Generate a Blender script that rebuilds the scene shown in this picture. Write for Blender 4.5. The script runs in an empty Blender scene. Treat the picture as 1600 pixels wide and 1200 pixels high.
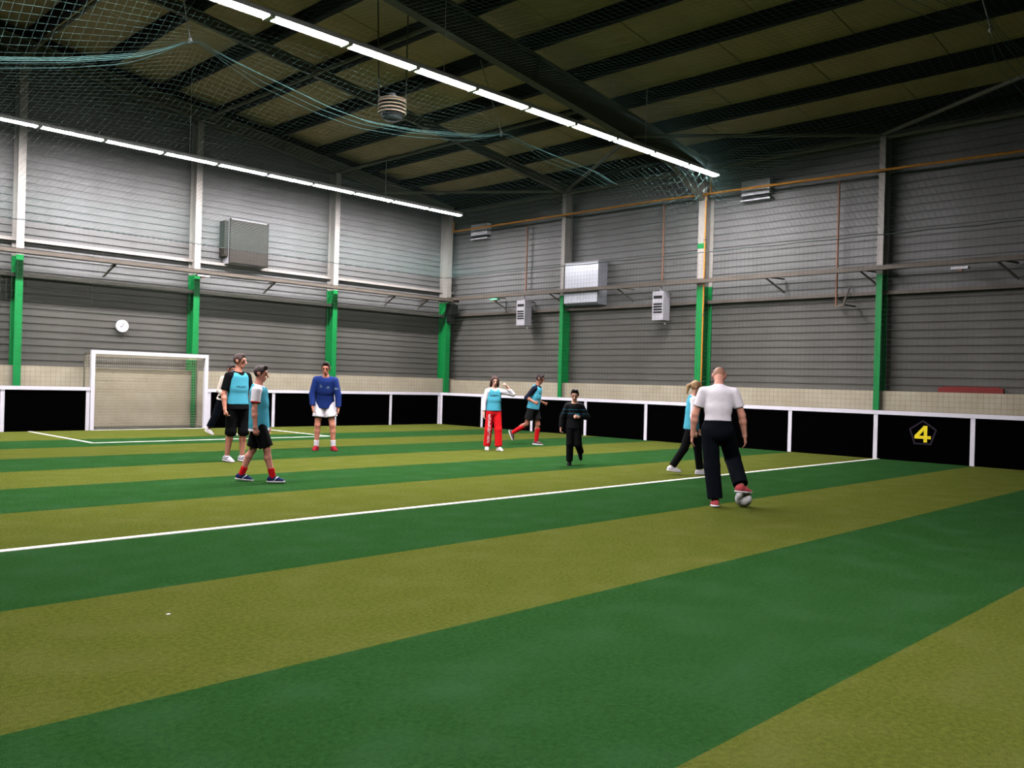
import bpy, bmesh, math, random
import numpy as np
from mathutils import Matrix, Vector

random.seed(7)
rng = np.random.default_rng(7)
scene = bpy.context.scene
C = bpy.data.collections.new('hall')
scene.collection.children.link(C)

# ------------------------------------------------------------------ camera
# corner of the pitch (end boards / side boards) is the origin; the end wall lies along x, the side wall along y
FPX = 1360.27
YAW, PITCH, ROLL = math.radians(45.4405), math.radians(-0.0326), math.radians(1.5636)
fwd = Vector((math.sin(YAW) * math.cos(PITCH), math.cos(YAW) * math.cos(PITCH), math.sin(PITCH)))
rgt = Vector((math.cos(YAW), -math.sin(YAW), 0))
upv = rgt.cross(fwd)
r2 = math.cos(ROLL) * rgt + math.sin(ROLL) * upv
u2 = -math.sin(ROLL) * rgt + math.cos(ROLL) * upv
cam_data = bpy.data.cameras.new('camera')
cam = bpy.data.objects.new('camera', cam_data)
C.objects.link(cam)
cam.matrix_world = Matrix(((r2.x, u2.x, -fwd.x, -19.345), (r2.y, u2.y, -fwd.y, -22.433), (r2.z, u2.z, -fwd.z, 1.437), (0, 0, 0, 1)))
cam_data.sensor_fit = 'HORIZONTAL'
cam_data.sensor_width = 36.0
cam_data.lens = 36.0 * FPX / 1600.0
cam_data.clip_start = 0.05
cam_data.clip_end = 200
scene.camera = cam

# ------------------------------------------------------------------ world, exposure (all light comes from the fluorescent rows)
world = bpy.data.worlds.new('night')
scene.world = world
world.use_nodes = True
world.node_tree.nodes['Background'].inputs[0].default_value = (0.02, 0.025, 0.03, 1)
world.node_tree.nodes['Background'].inputs[1].default_value = 0.05
TUBE_POWER = 650.0
scene.view_settings.view_transform = 'Standard'
scene.view_settings.look = 'None'
scene.view_settings.exposure = 0.0
scene.view_settings.gamma = 1.0
scene.view_settings.use_curve_mapping = False
try:
    scene.cycles.max_bounces = 6
    scene.cycles.diffuse_bounces = 4
    scene.cycles.caustics_reflective = False
    scene.cycles.caustics_refractive = False
    scene.cycles.sample_clamp_indirect = 4.0
except Exception:
    pass

# ------------------------------------------------------------------ materials
ALB = 0.4          # all paints and cloths are kept this much below their apparent colour; the lamps are bright in return
def srgb(r, g, b):
    f = lambda c: (c / 255 / 12.92) if c / 255 <= 0.04045 else ((c / 255 + 0.055) / 1.055) ** 2.4
    return (f(r) * ALB, f(g) * ALB, f(b) * ALB, 1)

MATS = {}
def mat(name, col, rough=0.6, metal=0.0, noise=0.0, nscale=8.0, stretch=(1, 1, 1), bump=0.0, bscale=60.0, spec=0.1, col2=None):
    """principled material whose colour drifts between col and col2 (or a darker col) with object-space noise"""
    if name in MATS: return MATS[name]
    m = bpy.data.materials.new(name); m.use_nodes = True
    nt = m.node_tree; nd = nt.nodes; ln = nt.links
    b = nd['Principled BSDF']
    b.inputs['Base Color'].default_value = col
    b.inputs['Roughness'].default_value = rough
    b.inputs['Metallic'].default_value = metal
    b.inputs['Specular IOR Level'].default_value = spec
    if noise > 0 or bump > 0:
        tc = nd.new('ShaderNodeTexCoord'); mp = nd.new('ShaderNodeMapping')
        mp.inputs['Scale'].default_value = stretch
        ln.new(tc.outputs['Object'], mp.inputs['Vector'])
        if noise > 0:
            nz = nd.new('ShaderNodeTexNoise'); nz.inputs['Scale'].default_value = nscale
            nz.inputs['Detail'].default_value = 5; nz.inputs['Roughness'].default_value = 0.65
            ln.new(mp.outputs[0], nz.inputs['Vector'])
            rp = nd.new('ShaderNodeValToRGB')
            rp.color_ramp.elements[0].position = 0.3; rp.color_ramp.elements[1].position = 0.72
            c2 = col2 or tuple(c * (1 - noise) for c in col[:3]) + (1,)
            rp.color_ramp.elements[0].color = c2; rp.color_ramp.elements[1].color = col
            ln.new(nz.outputs['Fac'], rp.inputs['Fac']); ln.new(rp.outputs['Color'], b.inputs['Base Color'])
        if bump > 0:
            nb = nd.new('ShaderNodeTexNoise'); nb.inputs['Scale'].default_value = bscale; nb.inputs['Detail'].default_value = 3
            ln.new(mp.outputs[0], nb.inputs['Vector'])
            bp = nd.new('ShaderNodeBump'); bp.inputs['Strength'].default_value = bump; bp.inputs['Distance'].default_value = 0.02
            ln.new(nb.outputs['Fac'], bp.inputs['Height']); ln.new(bp.outputs[0], b.inputs['Normal'])
    MATS[name] = m
    return m

def emit(name, col, power):
    m = bpy.data.materials.new(name); m.use_nodes = True
    nt = m.node_tree
    for n in list(nt.nodes):
        if n.type != 'OUTPUT_MATERIAL': nt.nodes.remove(n)
    e = nt.nodes.new('ShaderNodeEmission'); e.inputs[0].default_value = col; e.inputs[1].default_value = power
    nt.links.new(e.outputs[0], [n for n in nt.nodes if n.type == 'OUTPUT_MATERIAL'][0].inputs[0])
    MATS[name] = m
    return m

def turf(name, col, col2, col3):
    """short artificial grass: two scales of colour variation plus fibre relief"""
    m = bpy.data.materials.new(name); m.use_nodes = True
    nt = m.node_tree; nd = nt.nodes; ln = nt.links; b = nd['Principled BSDF']
    b.inputs['Roughness'].default_value = 0.8; b.inputs['Specular IOR Level'].default_value = 0.0
    tc = nd.new('ShaderNodeTexCoord')
    n1 = nd.new('ShaderNodeTexNoise'); n1.inputs['Scale'].default_value = 34; n1.inputs['Detail'].default_value = 6; n1.inputs['Roughness'].default_value = 0.75
    n2 = nd.new('ShaderNodeTexNoise'); n2.inputs['Scale'].default_value = 2.2; n2.inputs['Detail'].default_value = 4
    ln.new(tc.outputs['Object'], n1.inputs['Vector']); ln.new(tc.outputs['Object'], n2.inputs['Vector'])
    r1 = nd.new('ShaderNodeValToRGB'); r1.color_ramp.elements[0].position = 0.33; r1.color_ramp.elements[1].position = 0.68
    r1.color_ramp.elements[0].color = col2; r1.color_ramp.elements[1].color = col
    r2_ = nd.new('ShaderNodeValToRGB'); r2_.color_ramp.elements[0].position = 0.45; r2_.color_ramp.elements[1].position = 0.75
    r2_.color_ramp.elements[0].color = (0, 0, 0, 1); r2_.color_ramp.elements[1].color = (0.45, 0.45, 0.45, 1)
    mx = nd.new('ShaderNodeMix'); mx.data_type = 'RGBA'
    ln.new(n1.outputs['Fac'], r1.inputs['Fac']); ln.new(n2.outputs['Fac'], r2_.inputs['Fac'])
    ln.new(r2_.outputs['Color'], mx.inputs['Factor']); ln.new(r1.outputs['Color'], mx.inputs['A']); mx.inputs['B'].default_value = col3
    ln.new(mx.outputs['Result'], b.inputs['Base Color'])
    n3 = nd.new('ShaderNodeTexNoise'); n3.inputs['Scale'].default_value = 140; n3.inputs['Detail'].default_value = 2
    ln.new(tc.outputs['Object'], n3.inputs['Vector'])
    bp = nd.new('ShaderNodeBump'); bp.inputs['Strength'].default_value = 0.6; bp.inputs['Distance'].default_value = 0.02
    ln.new(n3.outputs['Fac'], bp.inputs['Height']); ln.new(bp.outputs[0], b.inputs['Normal'])
    MATS[name] = m
    return m

M_green = turf('turf_green', srgb(45, 81, 39), srgb(26, 56, 25), srgb(51, 83, 52))
M_olive = turf('turf_olive', srgb(92, 98, 42), srgb(62, 70, 24), srgb(95, 97, 52))
M_line = mat('line_white', srgb(228, 226, 214), 0.8, noise=0.12, nscale=14, bump=0.3, bscale=120)
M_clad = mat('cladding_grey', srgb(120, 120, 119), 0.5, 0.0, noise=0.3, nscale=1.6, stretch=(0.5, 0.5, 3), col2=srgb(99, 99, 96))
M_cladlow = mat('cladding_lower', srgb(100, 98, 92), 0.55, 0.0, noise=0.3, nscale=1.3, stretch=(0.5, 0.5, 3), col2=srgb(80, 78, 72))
M_wallback = mat('wall_backing', srgb(70, 70, 68), 0.8, noise=0.2)
M_cream = mat('concrete_cream', srgb(176, 168, 146), 0.85, noise=0.22, nscale=1.3, bump=0.15, bscale=30, col2=srgb(156, 146, 122))
M_concrete = mat('concrete_dark', srgb(60, 58, 54), 0.9, noise=0.3)
M_board = mat('board_black', srgb(3, 3, 3), 0.7, noise=0.25, nscale=5, spec=0.0)
M_white = mat('frame_white', srgb(214, 211, 218), 0.45, noise=0.08, nscale=6)
M_colgreen = mat('column_green', srgb(11, 132, 62), 0.5, noise=0.12, nscale=4)
M_collight = mat('column_light', srgb(166, 161, 153), 0.55, noise=0.15, nscale=3)
M_rail = mat('rail_brown', srgb(104, 95, 85), 0.6, noise=0.25, nscale=3, stretch=(1, 1, 4))
M_steel = mat('beam_steel', srgb(118, 116, 100), 0.6, noise=0.2, nscale=2)
M_purlin = mat('purlin_dark', srgb(34, 36, 38), 0.7, noise=0.2, nscale=2)
M_roof = mat('roof_panel', srgb(222, 198, 154), 0.85, noise=0.16, nscale=1.2, col2=srgb(196, 172, 132))
M_netmat = mat('net_green', srgb(88, 122, 114), 0.7)
M_netdark = mat('net_dark', srgb(70, 84, 72), 0.7)
M_netwhite = mat('goal_net', srgb(196, 188, 160), 0.8)
M_ridge = mat('rope_teal', srgb(76, 112, 106), 0.7)
M_rope = mat('rope_dark', srgb(48, 58, 56), 0.7)
M_cable = mat('cable_white', srgb(200, 200, 196), 0.6)
M_gas = mat('gas_pipe_ochre', srgb(196, 132, 42), 0.45, noise=0.2, nscale=5)
M_copper = mat('pipe_copper', srgb(146, 106, 84), 0.5, noise=0.2, nscale=4)
M_zinc = mat('zinc_box', srgb(190, 194, 200), 0.35, 0.4, noise=0.12, nscale=3)
M_taupe = mat('vent_taupe', srgb(52, 47, 41), 0.7, noise=0.3, nscale=30)
M_heater = mat('heater_grey', srgb(168, 166, 170), 0.5)
M_black = mat('black_slot', srgb(18, 18, 18), 0.6)
M_housing = mat('lamp_housing', srgb(210, 210, 208), 0.5)
M_tube = emit('tube_light', (1.0, 0.95, 1.0, 1), TUBE_POWER)
M_yellow = mat('number_yellow', srgb(235, 215, 30), 0.6)
M_purple = mat('outline_purple', srgb(26, 14, 32), 0.6)
M_red = mat('bar_red', srgb(128, 44, 40), 0.7, noise=0.2)
M_fan = mat('fan_beige', srgb(196, 178, 150), 0.5)

# ------------------------------------------------------------------ mesh helpers
def link(o, parent=None):
    C.objects.link(o)
    if parent is not None: o.parent = parent
    return o

def raw(name, verts, faces, m, parent=None, smooth=False):
    me = bpy.data.meshes.new(name)
    me.from_pydata([tuple(v) for v in verts], [], faces)
    me.validate()
    if smooth: me.polygons.foreach_set('use_smooth', [True] * len(me.polygons))
    me.materials.append(m)
    return link(bpy.data.objects.new(name, me), parent)

class MB:
    """collects boxes, bars, tubes and rings for ONE mesh"""
    def __init__(s): s.v = []; s.f = []
    def add(s, vs, fs):
        n = len(s.v); s.v += [tuple(v) for v in vs]; s.f += [tuple(i + n for i in f) for f in fs]; return s
    def box(s, x0, x1, y0, y1, z0, z1):
        vs = [(x, y, z) for z in (z0, z1) for y in (y0, y1) for x in (x0, x1)]
        return s.add(vs, [(0, 2, 3, 1), (4, 5, 7, 6), (0, 1, 5, 4), (2, 6, 7, 3), (0, 4, 6, 2), (1, 3, 7, 5)])
    def bar(s, a, b, w, h=None, up=(0, 0, 1)):
        h = h or w; a = Vector(a); b = Vector(b); d = (b - a).normalized(); up = Vector(up)
        if abs(d.dot(up)) > 0.98: up = Vector((1, 0, 0))
        sx = d.cross(up).normalized(); sy = sx.cross(d).normalized()
        vs = [p + sx * (i * w / 2) + sy * (j * h / 2) for p in (a, b) for i, j in ((-1, -1), (1, -1), (1, 1), (-1, 1))]
        return s.add(vs, [(3, 2, 1, 0), (4, 5, 6, 7), (0, 1, 5, 4), (1, 2, 6, 5), (2, 3, 7, 6), (3, 0, 4, 7)])
    def tube(s, pts, r, n=8, cap=True):
        pts = [Vector(p) for p in pts]; k = len(s.v); rings = []
        for i, p in enumerate(pts):
            d = (pts[min(i + 1, len(pts) - 1)] - pts[max(i - 1, 0)]).normalized()
            up = Vector((0, 0, 1)) if abs(d.z) < 0.95 else Vector((1, 0, 0))
            sx = d.cross(up).normalized(); sy = sx.cross(d).normalized()
            rr = r[i] if isinstance(r, (list, tuple)) else r
            rings.append([p + (sx * math.cos(2 * math.pi * j / n) + sy * math.sin(2 * math.pi * j / n)) * rr for j in range(n)])
        vs = [v for ring in rings for v in ring]; fs = []
        for i in range(len(pts) - 1):
            for j in range(n):
                fs.append((i * n + j, i * n + (j + 1) % n, (i + 1) * n + (j + 1) % n, (i + 1) * n + j))
        if cap: fs += [tuple(range(n - 1, -1, -1)), tuple((len(pts) - 1) * n + j for j in range(n))]
        return s.add(vs, fs)
    def lathe(s, prof, c=(0, 0, 0), n=24):
        vs = [(c[0] + r * math.cos(2 * math.pi * j / n), c[1] + r * math.sin(2 * math.pi * j / n), c[2] + z) for r, z in prof for j in range(n)]
        fs = [(i * n + j, i * n + (j + 1) % n, (i + 1) * n + (j + 1) % n, (i + 1) * n + j) for i in range(len(prof) - 1) for j in range(n)]
        fs += [tuple(range(n - 1, -1, -1)), tuple((len(prof) - 1) * n + j for j in range(n))]
        return s.add(vs, fs)
    def prism(s, poly, depth_vec):
        n = len(poly); d = Vector(depth_vec)
        vs = [Vector(p) for p in poly] + [Vector(p) + d for p in poly]
        return s.add(vs, [tuple(range(n - 1, -1, -1)), tuple(range(n, 2 * n))] + [(i, (i + 1) % n, n + (i + 1) % n, n + i) for i in range(n)])
    def build(s, name, m, parent=None, smooth=False):
        o = raw(name, s.v, s.f, m, parent, smooth)
        bm = bmesh.new(); bm.from_mesh(o.data); bmesh.ops.recalc_face_normals(bm, faces=bm.faces); bm.to_mesh(o.data); bm.free()
        return o

def tag(o, label=None, cat=None, group=None, kind=None):
    if label: o['label'] = label
    if cat: o['category'] = cat
    if group: o['group'] = group
    if kind: o['kind'] = kind
    return o

def empty(name, loc=(0, 0, 0), rz=0.0):
    o = bpy.data.objects.new(name, None); o.location = loc; o.rotation_euler = (0, 0, rz); o.empty_display_size = 0.2
    return link(o)

def dup(o, parent=None, loc=None):
    c = o.copy(); link(c, parent)
    if loc is not None: c.location = loc
    for ch in list(o.children): dup(ch, c)
    return c

ORD = ['first', 'second', 'third', 'fourth', 'fifth', 'sixth', 'seventh', 'eighth', 'ninth', 'tenth', 'eleventh', 'twelfth', 'thirteenth', 'fourteenth', 'fifteenth']

# ------------------------------------------------------------------ the setting: floor with its turf strips
XL, XR, YB, YE = -33.3, 1.25, -33.0, 1.0          # left, side wall, back, end wall of the hall
PX, PY = -19.6, -29.4                              # far corner of the pitch
floor = tag(MB().box(XL, XR, YB, YE, -0.3, -0.02).build('floor', M_concrete), kind='structure')
edges = [0.0, -2.95] + [-2.95 - 1.96 * i for i in range(1, 14)]
edges = [e for e in edges if e > PY] + [PY]
for i in range(len(edges) - 1):
    MB().box(PX, 0, edges[i + 1], edges[i], -0.02, 0.0).build('turf_strip', M_olive if i % 2 == 0 else M_green, floor)
HY = -14.75                                        # halfway line
def line(a, b, w=0.075):
    MB().bar((a[0], a[1], 0.002), (b[0], b[1], 0.002), w, 0.008).build('line_marking', M_line, floor)
line((PX, HY), (0, HY), 0.085)
line((-12.72, -0.06), (-12.72, -4.07)); line((-12.75, -4.05), (-7.05, -4.05)); line((-7.08, -0.06), (-7.08, -4.07))
line((-11.3, -0.03), (-8.36, -0.03), 0.07)
MB().box(-17.062, -17.04, -17.35, -17.335, 0.0, 0.004).build('paper_scrap', M_white, floor)

# ------------------------------------------------------------------ roof planes
def zt(x):                                         # top of the rafters, rising from the side wall to the ridge
    return 7.75 - 0.131 * (x + 0.3) if x > -16 else 7.75 - 0.131 * (-16 + 0.3) + 0.131 * (x + 16)
ceiling = MB()
ceiling.add([(XR, YB, zt(XR) + .42), (XR, YE, zt(XR) + .32), (-16, YE, zt(-16) + .32), (-16, YB, zt(-16) + .32), (XL, YE, zt(XL) + .32), (XL, YB, zt(XL) + .32)],
            [(0, 3, 2, 1), (3, 5, 4, 2)])
ceiling = tag(ceiling.build('ceiling', M_roof), kind='structure')
SL = 0.131
PS = 1.65
purl_x = [2.15 - PS * i for i in range(12)]         # purlin lines
pan = MB().box(-PS / 2 + .01, PS / 2 - .01, -1.19, 1.19, 0, 0.05)
pm = None
for i in range(11):
    xc = (purl_x[i] + purl_x[i + 1]) / 2
    off = 1.2 if i % 2 else 0.0
    for j in range(11):
        yc = 1.0 - 1.2 - 2.4 * j + off - 0.6
        if yc > YE - 1.2 or xc > XR - .6: continue
        if pm is None:
            o = pan.build('roof_panel', M_roof, ceiling); pm = o
        else:
            o = pm.copy(); link(o, ceiling)
        o.location = (xc, yc, zt(xc) + 0.30 + random.uniform(-.006, .006)); o.rotation_euler = (0, math.atan(SL), 0)
pl = MB().box(-.04, .04, YB, YE, -.0, .30).box(-.04, .14, YB, YE, 0, .014).build('purlin', M_purlin, ceiling)
for i, x in enumerate(q for q in purl_x if q < 1.0):
    o = pl if i == 0 else link(pl.copy(), ceiling)
    o.location = (x, 0, zt(x))
def rafter(y, depth, w, m=M_steel):
    a = MB(); t = 0.02
    for x0, x1 in ((1.0, -16.0), (-16.0, XL)):
        z0, z1 = zt(x0), zt(x1)
        for o0, o1, ww in ((0, -t, w), (-t, -depth + t, t), (-depth + t, -depth, w)):
            vs = [(x, y + s * ww / 2, z + o) for x, z in ((x0, z0), (x1, z1)) for s in (-1, 1) for o in (o1, o0)]
            a.add(vs, [(0, 1, 3, 2), (4, 6, 7, 5), (0, 2, 6, 4), (1, 5, 7, 3), (0, 4, 5, 1), (2, 3, 7, 6)])
    for k in range(3):                              # stiffener plates
        x = -7.3 - 5 * k + 1.5
        a.box(x, x + .02, y - w / 2, y + w / 2, zt(x) - depth, zt(x))
    return a.build('rafter', m, ceiling)
rafter(-9.55, 0.62, 0.22)
rafter(0.72, 0.34, 0.16)
rafter(-4.6, 0.26, 0.10)
rafter(-19.5, 0.62, 0.22)
rafter(-29.0, 0.62, 0.22)
# knee brace of the main frame, eaves strut and roof bracing tubes
MB().bar((0.85, -9.55, 6.55), (-0.55, -9.55, 7.2), 0.16, 0.14).build('knee_brace', M_steel, ceiling)
MB().tube([(0.95, YE, 7.36), (0.95, YB, 7.36)], 0.05).build('eaves_strut', M_steel, ceiling)
for a, b in (((0.9, -14.3, 7.42), (-2.35, -9.6, 7.51)), ((0.9, -14.3, 7.42), (-2.0, -19.3, 7.5)), ((0.9, -4.6, 7.42), (-2.35, -9.5, 7.51)), ((0.9, -4.6, 7.42), (-2.35, 0.6, 7.51)),
             ((-8.4, 0.6, 8.45), (-8.4, -9.5, 8.4)), ((-3.85, 0.6, 7.9), (-3.85, -9.5, 7.85)), ((-12.8, 0.6, 9.0), (-12.8, -9.5, 8.95))):
    MB().tube([a, b], 0.045).build('bracing_tube', M_steel, ceiling)

# ------------------------------------------------------------------ walls: backing sheet + one object for each tray of the horizontal cladding
def slab(name, x0, x1, y0, y1, z0, z1, m):
    return tag(MB().box(x0, x1, y0, y1, z0, z1).build(name, m), kind='structure')
wall_end = slab('wall_end', XL, XR + .2, YE + .05, YE + .2, -.3, 10.3, M_wallback)
wall_side = slab('wall_side', XR + .05, XR + .2, YB, YE + .05, -.3, 8.2, M_wallback)
wall_left = slab('wall_left', XL - .2, XL, YB, YE + .2, -.3, 8.2, M_clad)
wall_back = slab('wall_back', XL - .2, XR + .2, YB - .2, YB, -.3, 10.3, M_clad)
TP = 0.18
def tray(name, length, m, parent):
    """one cladding tray along +x, face at y=0 looking to -y: flat face, folded lip below, recessed joint"""
    prof = [(0.05, 0), (0.028, 0), (0.028, .018), (0.0, .022), (0.0, .158), (-.006, .164), (-.006, .172), (0.028, TP), (0.05, TP)]
    n = len(prof); vs = [(x, y, z) for x in (0, length) for y, z in prof]
    fs = [(i, i + 1, n + i + 1, n + i) for i in range(n - 1)]
    return raw(name, vs, fs, m, parent)
first = None
z = 1.5
while z < 9.4:                                      # end wall: trays end under the roof slope
    xe = XR if z + TP < zt(XR) + .1 else -0.3 - (z + TP - 7.85) / SL
    L = xe + 22.0
    if z < 7.3:
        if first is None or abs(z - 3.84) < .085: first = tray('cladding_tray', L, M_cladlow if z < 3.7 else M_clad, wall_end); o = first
        else: o = link(first.copy(), wall_end)
    else: o = tray('cladding_tray', L, M_clad, wall_end)
    o.location = (-22.0, YE, z); z += TP
first = None
z = 1.45
while z < 7.5:                                      # side wall
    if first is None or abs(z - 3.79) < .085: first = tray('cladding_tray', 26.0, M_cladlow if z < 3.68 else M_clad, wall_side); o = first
    else: o = link(first.copy(), wall_side)
    o.location = (XR, YE, z); o.rotation_euler = (0, 0, -math.pi / 2); z += TP
# wall girts (horizontal steel ledges behind the columns)
MB().box(-22, XR, .80, YE, 3.70, 3.78).build('girt', M_collight, wall_end)
MB().box(-22, XR, .88, YE, 4.56, 4.64).build('girt', M_collight, wall_end)
MB().box(1.08, XR, YB, YE, 3.74, 3.82).build('girt', M_rail, wall_side)
# low concrete walls
slab('wall_low_end', -22, XR, .74, YE + .05, -.02, 1.55, M_cream)
slab('wall_low_side', 1.0, XR + .05, YB, .74, -.02, 1.5, M_cream)

# ------------------------------------------------------------------ steel columns
def column(x, y, face, w, d, ztop, label, zg=4.2, band=False, m_up=None):
    """I-section; face='y' looks to -y (gable post on the end wall), face='x' looks to -x (side wall). front flange face at (x, y)"""
    root = empty('steel_column', (x, y, 0), 0 if face == 'y' else -math.pi / 2)
    tag(root, label, 'column')
    t = 0.016
    def sec(z0, z1):
        return MB().box(-w / 2, w / 2, 0, t, z0, z1).box(-t / 2, t / 2, t, d - t, z0, z1).box(-w / 2, w / 2, d - t, d, z0, z1)
    sec(-.02, zg).build('painted_base', M_colgreen, root)
    sec(zg, ztop).build('upper_shaft', m_up or M_collight, root)
    if band: MB().box(-w / 2 - .004, w / 2 + .004, -.004, t + .004, 5.2, 5.34).build('paint_band', M_colgreen, root)
    return root
column(-17.3, .62, 'y', .17, .36, 9.2, 'pale and green steel column farthest left on the end wall')
column(-12.82, .62, 'y', .17, .36, 8.95, 'steel column left of the goal, green below and pale above')
column(-8.40, .62, 'y', .17, .36, 8.4, 'steel column behind the right side of the goal, green below')
column(-3.89, .62, 'y', .17, .36, 7.85, 'steel column on the end wall behind the player in blue, green below')
column(0.74, .55, 'y', .20, .40, 7.3, 'steel column standing in the corner of the two walls')
column(0.88, -4.57, 'x', .14, .34, 7.4, 'thin steel column beside the zinc box on the side wall')
column(0.82, -9.58, 'x', .24, .40, 7.2, 'thick main frame column with a green band high on its pale shaft', band=True)
column(0.88, -14.32, 'x', .14, .34, 7.45, 'thin steel column near the panel numbered 4, pale top over green')
column(0.82, -19.4, 'x', .24, .40, 7.2, 'thick main frame column at the right end of the side wall')

# ------------------------------------------------------------------ rails in front of the columns, with their brackets
rail_e = empty('wall_rail', (-8, .32, 4.25)); tag(rail_e, 'long brown steel channel rail crossing the columns of the end wall', 'rail')
def chan(mb, L, w, h):  # channel lying flat, along x
    return mb.box(0, L, -w / 2, w / 2, h / 2 - .012, h / 2).box(0, L, -w / 2, -w / 2 + .012, -h / 2, h / 2).box(0, L, w / 2 - .012, w / 2, -h / 2, h / 2)
o = chan(MB(), 22.9, .24, .1).build('channel', M_rail, rail_e); o.location = (-14.0, 0, 0)
for x in (-15.1, -10.7, -6.15, -1.75, -.35):
    o = MB().bar((x + 8, .1, -.04), (x + 8 + .12, .62, -.04), .05, .03).bar((x + 8 + .03, .1, -.05), (x + 8 - .12, .5, -.36), .05, .03).build('bracket', M_rail, rail_e)
rail_s = empty('wall_rail', (.68, -14, 4.31)); tag(rail_s, 'long brown steel rail crossing the columns of the side wall', 'rail')
o = chan(MB(), 33.0, .14, .1).build('channel', M_rail, rail_s); o.location = (0, -18.0, 0); o.rotation_euler = (0, 0, math.pi / 2)
for y in (-1.7, -4.35, -7.0, -11.7, -14.1, -17.0):
    MB().bar((.05, y + 14, -.04), (.5, y + 14 - .1, -.04), .05, .03).bar((.05, y + 14 + .15, -.05), (.5, y + 14 - .12, -.38), .05, .03).build('bracket', M_rail, rail_s)

# ------------------------------------------------------------------ boards round the pitch
HB = 1.065
def boards(name, label, pts, axis, top_from, top_to):
    """posts at the listed positions, one black panel between each two, one white rail on top; axis 'x': along the end line, 'y': along the side line"""
    root = empty(name, (0, 0, 0)); tag(root, label, 'barrier')
    def bx(m, a0, a1, t0, t1, z0, z1):
        return m.box(a0, a1, t0, t1, z0, z1) if axis == 'x' else m.box(t0, t1, a0, a1, z0, z1)
    for a, b in zip(pts[:-1], pts[1:]):
        lo, hi = min(a, b) + .03, max(a, b) - .03
        bx(MB(), lo, hi, .012, .032, .0, HB - .06).build('board_panel', M_board, root)
    for p in pts:
        bx(MB(), p - .045, p + .045, .0, .075, -.01, HB - .055).build('post', M_white, root)
    bx(MB(), min(top_from, top_to), max(top_from, top_to), -.012, .09, HB - .085, HB).build('top_rail', M_white, root)
    return root
GL, GR = -11.3, -8.36
bl_ = boards('board_fence', 'black panelled boards left of the goal with white posts', [PX, -17.3, -15.3, -13.28, GL - .1], 'x', PX, GL - .05)
br_ = boards('board_fence', 'black panelled boards right of the goal, running into the corner', [GR + .1, -6.31, -4.21, -2.1, -0.06], 'x', GR + .05, -.014)
bs_ = boards('board_fence', 'long black boards down the side line, the panel with the yellow 4 among them', [-0.05, -2.05, -4.25, -6.37, -8.49, -10.6, -12.66, -14.68, -16.66, -18.7, -20.75, -22.8, -24.9, -27.0, PY], 'y', PY, .09)
bs_.location = (0, 0, 0)
# the number sign on the first panel past halfway: yellow 4 inside a faint purple pentagon ring
PZ, PYc = .63, -15.68
pent = [(PYc - .30 * math.sin(2 * math.pi * k / 5), PZ - .02 + .29 * math.cos(2 * math.pi * k / 5)) for k in range(5)]
pin = [(PYc + (y - PYc) * .86, PZ - .02 + (z - PZ + .02) * .86) for y, z in pent]
ring = MB()
for k in range(5):
    a, b, c, d = pent[k], pent[(k + 1) % 5], pin[(k + 1) % 5], pin[k]
    ring.prism([(.006, a[0], a[1]), (.006, b[0], b[1]), (.006, c[0], c[1]), (.006, d[0], d[1])], (.006, 0, 0))
ring.build('pentagon_outline', M_purple, bs_)
g = .175
def gp(u, v): return (.004, PYc - u * g, PZ - .03 + v * g)      # u to the right as seen from the pitch
four = MB()
for kk_, poly in enumerate(([(.12, 1), (.52, 1), (.52, -1), (.12, -1)],                     # stem
             [(-.95, -.22), (-.95, -.58), (.95, -.58), (.95, -.22)],         # crossbar
             [(-.95, -.22), (.12, 1), (.12, .42), (-.42, -.22)])):            # diagonal
    four.prism([(gp(*q)[0] - .001 * kk_, gp(*q)[1], gp(*q)[2]) for q in poly], (.006, 0, 0))
four.build('number_four', M_yellow, bs_)

# ------------------------------------------------------------------ goal
goal = empty('goal', ((GL + GR) / 2, 0, 0)); tag(goal, 'white football goal with a fine net against the end wall', 'goal')
hw = (GR - GL) / 2; GH = 1.98; GD = .56
for s in (-1, 1):
    MB().box(s * hw - .045, s * hw + .045, -.02, .075, 0, GH - .085).build('goal_post', M_white, goal)
    MB().bar((s * hw, .06, GH - .05), (s * hw, GD, GH - .08), .04).bar((s * hw, GD, GH - .08), (s * hw, GD, 0), .04).bar((s * hw, .06, .03), (s * hw, GD, .03), .04).build('stay', M_steel, goal)
MB().box(-hw - .045, hw + .045, -.02, .075, GH - .085, GH + .005).build('crossbar', M_white, goal)
MB().bar((-hw, GD, .03), (hw, GD, .03), .04).build('ground_bar', M_rope, goal)
MB().bar((-hw, GD, GH - .08), (hw, GD, GH - .08), .03).build('rear_bar', M_steel, goal)

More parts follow.
